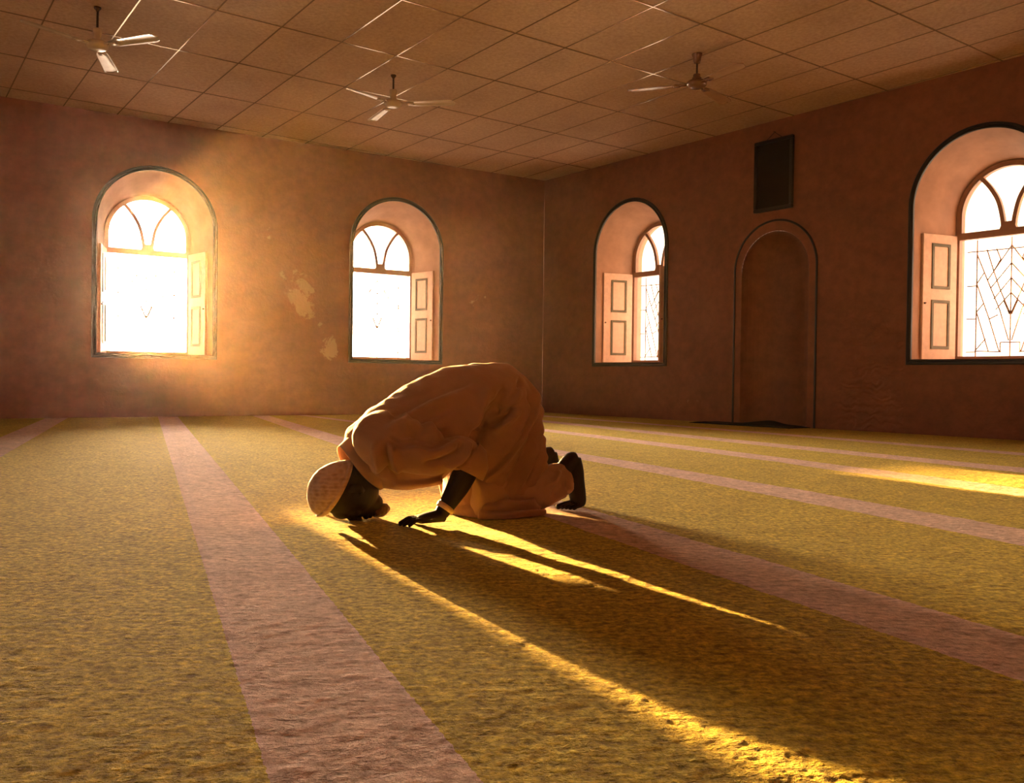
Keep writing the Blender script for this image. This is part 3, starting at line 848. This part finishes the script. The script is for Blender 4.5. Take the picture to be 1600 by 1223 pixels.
# legs
for s_ in (-1, 1):
    y = s_ * .115
    limb(bm, [(.61, s_ * .07, .45, .07), (.56, y * .8, .28, .06), (.50, y * .85, .11, .045), (.48, y * .85, .075, .040)], 18)
    limb(bm, [(.48, y * .85, .070, .040), (.56, y * .9, .080, .045), (.70, y, .090, .048), (.80, y, .125, .036), (.86, y, .155, .034)], 16)
    # foot resting on bent toes: heel high, sole to +x
    yf = -.118 if s_ < 0 else .150
    dx = 0 if s_ < 0 else .045
    limb(bm, [(.84 + dx, yf, .175, .030, .034), (.872 + dx, yf, .205, .034, .036), (.898 + dx, yf, .212, .030, .032)], 18, side=(0, 1, 0))
    limb(bm, [(.892 + dx, yf, .218, .030, .026), (.898 + dx, yf, .170, .033, .034), (.902 + dx, yf, .120, .038, .034), (.908 + dx, yf, .070, .045, .032), (.912 + dx, yf, .040, .047, .028), (.905 + dx, yf, .026, .046, .022)], 20, side=(0, 1, 0))
    for k in range(5):                     # toes, little toe outermost (near side for the near foot)
        q = k - 2
        yt = yf + s_ * (-q) * -.0185 if False else yf + s_ * q * .0190
        ln = (.074, .062, .056, .049, .040)[k]; rr = (.0125, .0095, .009, .0085, .008)[k]
        limb(bm, [(.905 + dx, yt, .024, rr * 1.15), (.905 + dx - ln * .5, yt, .020, rr), (.905 + dx - ln, yt, .011, rr * .95)], 10, 4)
# arms
ARM_N = [(.10, -.15, .29, .045), (.20, -.222, .275, .028), (.335, -.243, .260, .038), (.352, -.243, .238, .048), (.318, -.240, .160, .045), (.268, -.238, .080, .033), (.240, -.238, .042, .027)]
limb(bm, ARM_N, 18)
ARM_F = [(.10, .14, .28, .045), (.118, .225, .265, .036), (.138, .280, .255, .038), (.115, .28, .17, .043), (.082, .265, .080, .031), (.070, .260, .040, .026)]
limb(bm, ARM_F, 18)
def hand(wr, ang, s_):
    """palm-down hand; ang = pointing direction in plan; s_ = side of the thumb (+1: to the left of the pointing direction)"""
    f_ = Vector((math.cos(ang), math.sin(ang), 0)); l_ = Vector((-f_.y, f_.x, 0)) * s_
    W = Vector(wr)
    def Q(a, b_, z): q = W + f_ * a + l_ * b_; return (q.x, q.y, z)
    limb(bm, [(*Q(-.012, 0, .036), .024, .026), (*Q(.025, 0, .033), .034, .022), (*Q(.06, .0, .030), .040, .019), (*Q(.092, -.002, .026), .041, .014)], 20, side=l_)
    fl = [(.030, .068, .0090), (.010, .077, .0092), (-.011, .071, .0088), (-.031, .056, .0078)]
    for b_, ln, r_ in fl:
        sp = b_ * 1.06
        limb(bm, [(*Q(.085, b_, .027), r_ * 1.1), (*Q(.085 + ln * .42, (b_ + sp) / 2, .029), r_), (*Q(.085 + ln * .75, sp, .018), r_ * .93), (*Q(.085 + ln, sp * 1.02, .0095), r_ * .85)], 12, 5)
    limb(bm, [(*Q(.020, .026, .028), .014), (*Q(.045, .050, .020), .012), (*Q(.070, .064, .013), .0105), (*Q(.092, .070, .010), .009)], 12, 5)
hand((.240, -.238, .036), R(180), -1)      # near hand: thumb towards the head side
hand((.070, .260, .036), R(199), 1)
me = fuse('body', bm, .0036, 4, .5)
A, Nn = arr(me); A[:, 2] = np.maximum(A[:, 2], .002); setco(me, A)
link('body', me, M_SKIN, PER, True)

# ---- beard
bm = bmesh.new()
limb(bm, [(*H(.106, 0, -.074), .030, .022), (*H(.132, 0, -.066), .030, .026), (*H(.153, 0, -.056), .024, .022), (*H(.166, 0, -.048), .013, .012)], 18, side=(0, 1, 0))
me = fuse('beard', bm, .004, 2)
A, Nn = arr(me); A += Nn * np.array([[.0022 * mnoise.noise(Vector(p) * 120)] for p in A]); setco(me, A)
M_BEARD, nt, b = mat('short_dark_beard', (.10, .045, .02), .8, spec=.2, sheen=.6)
bd_ = link('beard', me, M_BEARD, PER, True)

# ---- knitted cap: shell over the crown, rim plane slanting from nape to brow
bm = bmesh.new()
n, m_ = 56, 26; rows = []
for i in range(m_ + 1):
    th = math.pi * .5 * i / m_ * 1.0
    row = []
    for j in range(n):
        q = 2 * math.pi * j / n
        # crown axis -x ; th from the crown
        x = -math.cos(th); rr = math.sin(th)
        row.append((x, rr * math.cos(q), rr * math.sin(q)))
    rows.append(row)
def capP(p, k):
    x, y, z = p
    q = Vector((-.050 + x * (.098 + k) + .016 * z, y * (.084 + k), .010 + z * (.100 + k)))
    q.x += .028 * z * (1 + x)
    q.x -= .0
    return HC + rotH @ (q + Vector((.014 * 0, 0, 0)))
def shell(bm, rows, k0, k1):
    outs = []
    for k in (k0, k1):
        top = None; R_ = []
        for i, row in enumerate(rows):
            if i == 0: R_.append([bm.verts.new(capP(row[0], k))])
            else: R_.append([bm.verts.new(capP(p, k)) for p in row])
        outs.append(R_)
        for j in range(n):
            f = (R_[0][0], R_[1][j], R_[1][(j + 1) % n]); bm.faces.new(f if k == k1 else f[::-1])
        for i in range(1, len(rows) - 1):
            for j in range(n):
                f = (R_[i][j], R_[i + 1][j], R_[i + 1][(j + 1) % n], R_[i][(j + 1) % n]); bm.faces.new(f if k == k1 else f[::-1])
    for j in range(n): bm.faces.new((outs[0][-1][j], outs[0][-1][(j + 1) % n], outs[1][-1][(j + 1) % n], outs[1][-1][j]))
shell(bm, rows, .001, .0065)
for v in bm.verts: v.co.z = max(v.co.z, .002)
cap = from_bm('knitted_cap', bm, M_CAP, PER, True)
bm = bmesh.new()
rim = [capP((-math.cos(math.pi * .5) + .0, math.cos(2 * math.pi * j / n), math.sin(2 * math.pi * j / n)), .0055) for j in range(n)]
vs = []
for j in range(n):
    c = rim[j]; nrm = (c - HC); nrm.x = 0; nrm.normalize()
    vs.append([bm.verts.new(c + nrm * a + Vector((b2, 0, 0))) for a, b2 in ((-.003, -.020), (.003, -.018), (.003, .003), (-.003, .003))])
for v in bm.verts: v.co.z = max(v.co.z, .002)
for j in range(n):
    a, c = vs[j], vs[(j + 1) % n]
    for i in range(4): bm.faces.new((a[i], a[(i + 1) % 4], c[(i + 1) % 4], c[i]))
from_bm('cap_band', bm, M_CAP, cap, True)

# ---- trousers: lower legs in loose cloth
bm = bmesh.new()
for s_ in (-1, 1):
    y = s_ * .118; dx = 0 if s_ < 0 else .045
    yf = -.118 if s_ < 0 else .150
    limb(bm, [(.42, y, .085, .085, .08), (.55, y, .092, .088, .086), (.67, y, .096, .085, .082), (.75 + dx * .5, (y + yf) / 2, .112, .078, .078), (.81 + dx, yf, .128, .070, .072), (.858 + dx, yf, .142, .050, .066)], 28, side=(0, 1, 0))
me = fuse('trousers', bm, .006, 5)
folds(me, [([(.86, .19), (.80, .15), (.74, .06)], .014, -.010), ([(.845, .20), (.82, .12), (.83, .04)], .010, -.008), ([(.86, .12), (.80, .08), (.70, .03)], .012, .010), ([(.86, .06), (.78, .03), (.66, .02)], .010, .008), ([(.80, .18), (.75, .13), (.70, .12)], .010, .008)], .005, 3, deepest=-.010)
link('trousers', me, M_PANT, PER, True)

# ---- robe
bm = bmesh.new()
S = [ # Tx, Tz, Bx, Bz, half width, yc
 (-.052, .285, .085, .118, .105, 0), (-.030, .340, .11, .112, .150, 0), (.04, .412, .16, .112, .195, 0), (.13, .468, .24, .118, .205, 0),
 (.25, .543, .335, .150, .195, 0), (.37, .588, .385, .215, .19, 0), (.50, .608, .43, .30, .19, 0), (.61, .606, .46, .37, .19, 0),
 (.69, .552, .455, .36, .19, 0), (.732, .46, .425, .32, .19, 0), (.755, .37, .395, .26, .195, 0), (.772, .29, .372, .19, .200, 0),
 (.790, .215, .372, .115, .205, 0), (.792, .155, .378, .050, .208, 0), (.745, .080, .380, .010, .210, 0), (.705, .030, .385, -.02, .208, 0)]
sections(bm, S, 48, 6, 2.12)
# knees and hem pooled on the carpet
limb(bm, [(.43, -.16, .03, .05, .045), (.52, -.19, .03, .05, .04), (.62, -.19, .028, .05, .036), (.70, -.18, .022, .04, .025)], 18, side=(0, 1, 0))
# sleeves
limb(bm, [(.17, .0, .30, .09), (.09, -.06, .31, .105), (.045, -.115, .312, .105), (.09, -.175, .295, .100), (.17, -.225, .275, .088), (.26, -.248, .268, .075), (.325, -.250, .262, .064), (.345, -.248, .232, .060)], 26)
limb(bm, [(.345, -.248, .245, .058), (.330, -.246, .205, .066)], 26)
limb(bm, [(.20, .0, .31, .09), (.14, .08, .31, .10), (.105, .150, .285, .092), (.125, .225, .265, .078), (.140, .280, .265, .070), (.135, .283, .215, .062)], 26)
# cloth hanging under the chest
limb(bm, [(.10, -.02, .150, .12, .030), (.18, -.02, .145, .15, .030), (.26, 0, .150, .14, .03)], 20, side=(0, 1, 0))
me = fuse('robe', bm, .0052, 10, .5)
FL = [
 # long pulls along the back
 ([(.02, .375), (.12, .415), (.28, .49), (.45, .55)], .012, -.008), ([(.00, .345), (.10, .385), (.24, .45), (.36, .49)], .012, .009),
 ([(.03, .33), (.12, .345), (.22, .40), (.34, .44)], .014, -.010),
 # armpit / sleeve head creases
 ([(.02, .34), (.06, .305), (.13, .318), (.20, .325)], .012, -.016), ([(.10, .335), (.17, .30), (.25, .335), (.30, .345)], .014, -.020),
 ([(.06, .355), (.14, .365), (.22, .350)], .016, .012), ([(-.01, .33), (-.005, .27), (.03, .20), (.08, .165)], .010, .010), ([(.015, .33), (.02, .26), (.055, .195), (.11, .165)], .009, -.012),
 ([(.04, .31), (.05, .25), (.09, .195)], .010, .010), ([(.30, .33), (.27, .285), (.20, .245), (.13, .235)], .012, -.012), ([(.33, .32), (.30, .255), (.22, .215)], .010, .009),
 ([(.34, .30), (.315, .24), (.27, .195)], .010, -.014),
 # hip break between belly and thigh
 ([(.555, .55), (.51, .47), (.455, .39), (.415, .30), (.40, .22)], .018, -.030), ([(.60, .53), (.57, .47), (.50, .41)], .014, .014),
 ([(.46, .52), (.43, .44), (.40, .38), (.37, .34)], .020, .012), ([(.62, .56), (.585, .50), (.545, .45), (.48, .395)], .012, -.016),
 ([(.58, .45), (.53, .40), (.47, .355)], .010, -.016), ([(.60, .43), (.54, .37), (.48, .325)], .012, .012),
 # thigh folds sweeping down from the hip to the knee
 ([(.66, .58), (.68, .48), (.63, .36), (.55, .25), (.47, .16), (.42, .09)], .013, .016), ([(.69, .53), (.70, .43), (.655, .32), (.58, .20), (.50, .10)], .011, -.016),
 ([(.71, .50), (.72, .40), (.685, .30), (.63, .20), (.56, .09)], .011, .016), ([(.72, .42), (.71, .33), (.67, .22), (.60, .12)], .009, -.014),
 ([(.63, .52), (.645, .43), (.60, .33), (.52, .23), (.45, .15)], .011, -.014), ([(.61, .48), (.62, .40), (.575, .31), (.50, .22)], .010, .012),
 ([(.74, .34), (.72, .24), (.67, .14)], .012, .010), ([(.39, .20), (.385, .12), (.37, .04)], .010, .014), ([(.42, .19), (.42, .10), (.41, .03)], .012, -.012),
 # hem gathered on the carpet
 ([(.40, .045), (.52, .035), (.64, .045), (.76, .03)], .007, -.012), ([(.48, .07), (.58, .055), (.70, .065)], .008, .010), ([(.56, .09), (.62, .075), (.68, .085)], .006, -.008),
 # lower back flap over the calves
 ([(.84, .15), (.78, .125), (.70, .105), (.62, .10)], .010, -.018),
]
folds(me, FL, .009, 11)
A, Nn = arr(me)
setco(me, A)
robe = link('robe', me, M_ROBE, PER, True)
sm = robe.modifiers.new('soften', 'SMOOTH'); sm.iterations = 2; sm.factor = .4
# turned cuff at the near elbow
bm = bmesh.new()
def ringtube(bm, pts, rad_in, th, n=36, wav=0.0):
    """open hollow sleeve end"""
    pts = [Vector(p) for p in pts]; rows = []
    for lay in (0, 1):
        rr = []
        prev = Vector((0, 1, 0))
        for i, p in enumerate(pts):
            d = (pts[min(i + 1, len(pts) - 1)] - pts[max(i - 1, 0)]).normalized(); x = (prev - d * d.dot(prev)).normalized(); y = d.cross(x)
            r_ = rad_in[i] + lay * th
            rr.append([bm.verts.new(p + x * r_ * math.cos(q) * (1 + wav * math.sin(3 * q + i)) * .92 + y * r_ * math.sin(q) * (1 + wav * math.sin(3 * q + i))) for q in [2 * math.pi * j / n for j in range(n)]])
        rows.append(rr)
    for lay, rr in enumerate(rows):
        for a, c in zip(rr, rr[1:]):
            for j in range(n):
                f = (a[j], a[(j + 1) % n], c[(j + 1) % n], c[j]); bm.faces.new(f if lay else f[::-1])
    for e in (0, -1):
        a, c = rows[0][e], rows[1][e]
        for j in range(n): bm.faces.new((a[j], a[(j + 1) % n], c[(j + 1) % n], c[j]))
ringtube(bm, [(.330, -.250, .268), (.343, -.251, .250), (.346, -.250, .225), (.330, -.248, .192)], [.060, .066, .070, .071], .004, 40, .03)
for k in (0,):
    cf = from_bm('sleeve_cuff', bm, M_ROBE, robe, True)
bm = bmesh.new()
# standing collar, gaping at the nape
cs = [(-.076, 0, .278), (-.055, 0, .262)]
bmc = bmesh.new(); nC = 48; rowsC = []
for lay in (0, 1):
    rr = []
    for i in range(5):
        s_ = i / 4
        ring = []
        for j in range(nC):
            q = 2 * math.pi * j / nC
            top, botm = Vector((-.074 + .050 * s_, 0, .280 + .045 * s_)), Vector((.082 + .02 * s_, 0, .112 + .012 * s_))
            c = (top + botm) / 2; h = (top - botm) / 2
            b_ = (.088 + .030 * s_) + lay * .004; k = 1 + lay * .03
            ring.append(bmc.verts.new(c + h * k * math.cos(q) + Vector((0, b_ * math.sin(q), 0)) + Vector((.018 * math.sin(q) ** 2, 0, .018 * math.sin(q) ** 2)) * -1 * (1 - s_)))
        rr.append(ring)
    rowsC.append(rr)
for lay, rr in enumerate(rowsC):
    for a, c in zip(rr, rr[1:]):
        for j in range(nC):
            f = (a[j], a[(j + 1) % nC], c[(j + 1) % nC], c[j]); bmc.faces.new(f if lay else f[::-1])
for e in (0, -1):
    a, c = rowsC[0][e], rowsC[1][e]
    for j in range(nC): bmc.faces.new((a[j], a[(j + 1) % nC], c[(j + 1) % nC], c[j]))
from_bm('collar', bmc, M_ROBE, robe, True)
bm.free()
# pale strap on the near wrist
bm = bmesh.new()
ringtube(bm, [(.262, -.238, .071), (.250, -.238, .055)], [.0335, .0315], .003, 32)
M_STRAP = plain_mat('pale_strap', (.55, .38, .26), .5, 80)
ws = from_bm('wrist_strap', bm, M_STRAP, PER, True); ws['label'] = 'pale strap round the wrist'
#</PERSON>

# ------------------------------------------------------------------ dusty air of the hall
hz = slab('air_haze', .03, CEIL - .02, None, -.12)
hz.data.materials.clear()
M_AIR = bpy.data.materials.new('dusty_air'); M_AIR.use_nodes = True
nt = M_AIR.node_tree; nt.nodes.clear()
ao = nt.nodes.new('ShaderNodeOutputMaterial'); av = nt.nodes.new('ShaderNodeVolumeScatter')
av.inputs['Color'].default_value = (1, .68, .42, 1); av.inputs['Density'].default_value = .0008; av.inputs['Anisotropy'].default_value = .87
nt.links.new(av.outputs[0], ao.inputs['Volume'])
hz.data.materials.append(M_AIR)
tag(hz, 'thin golden dust haze filling the hall', 'haze', kind='stuff')
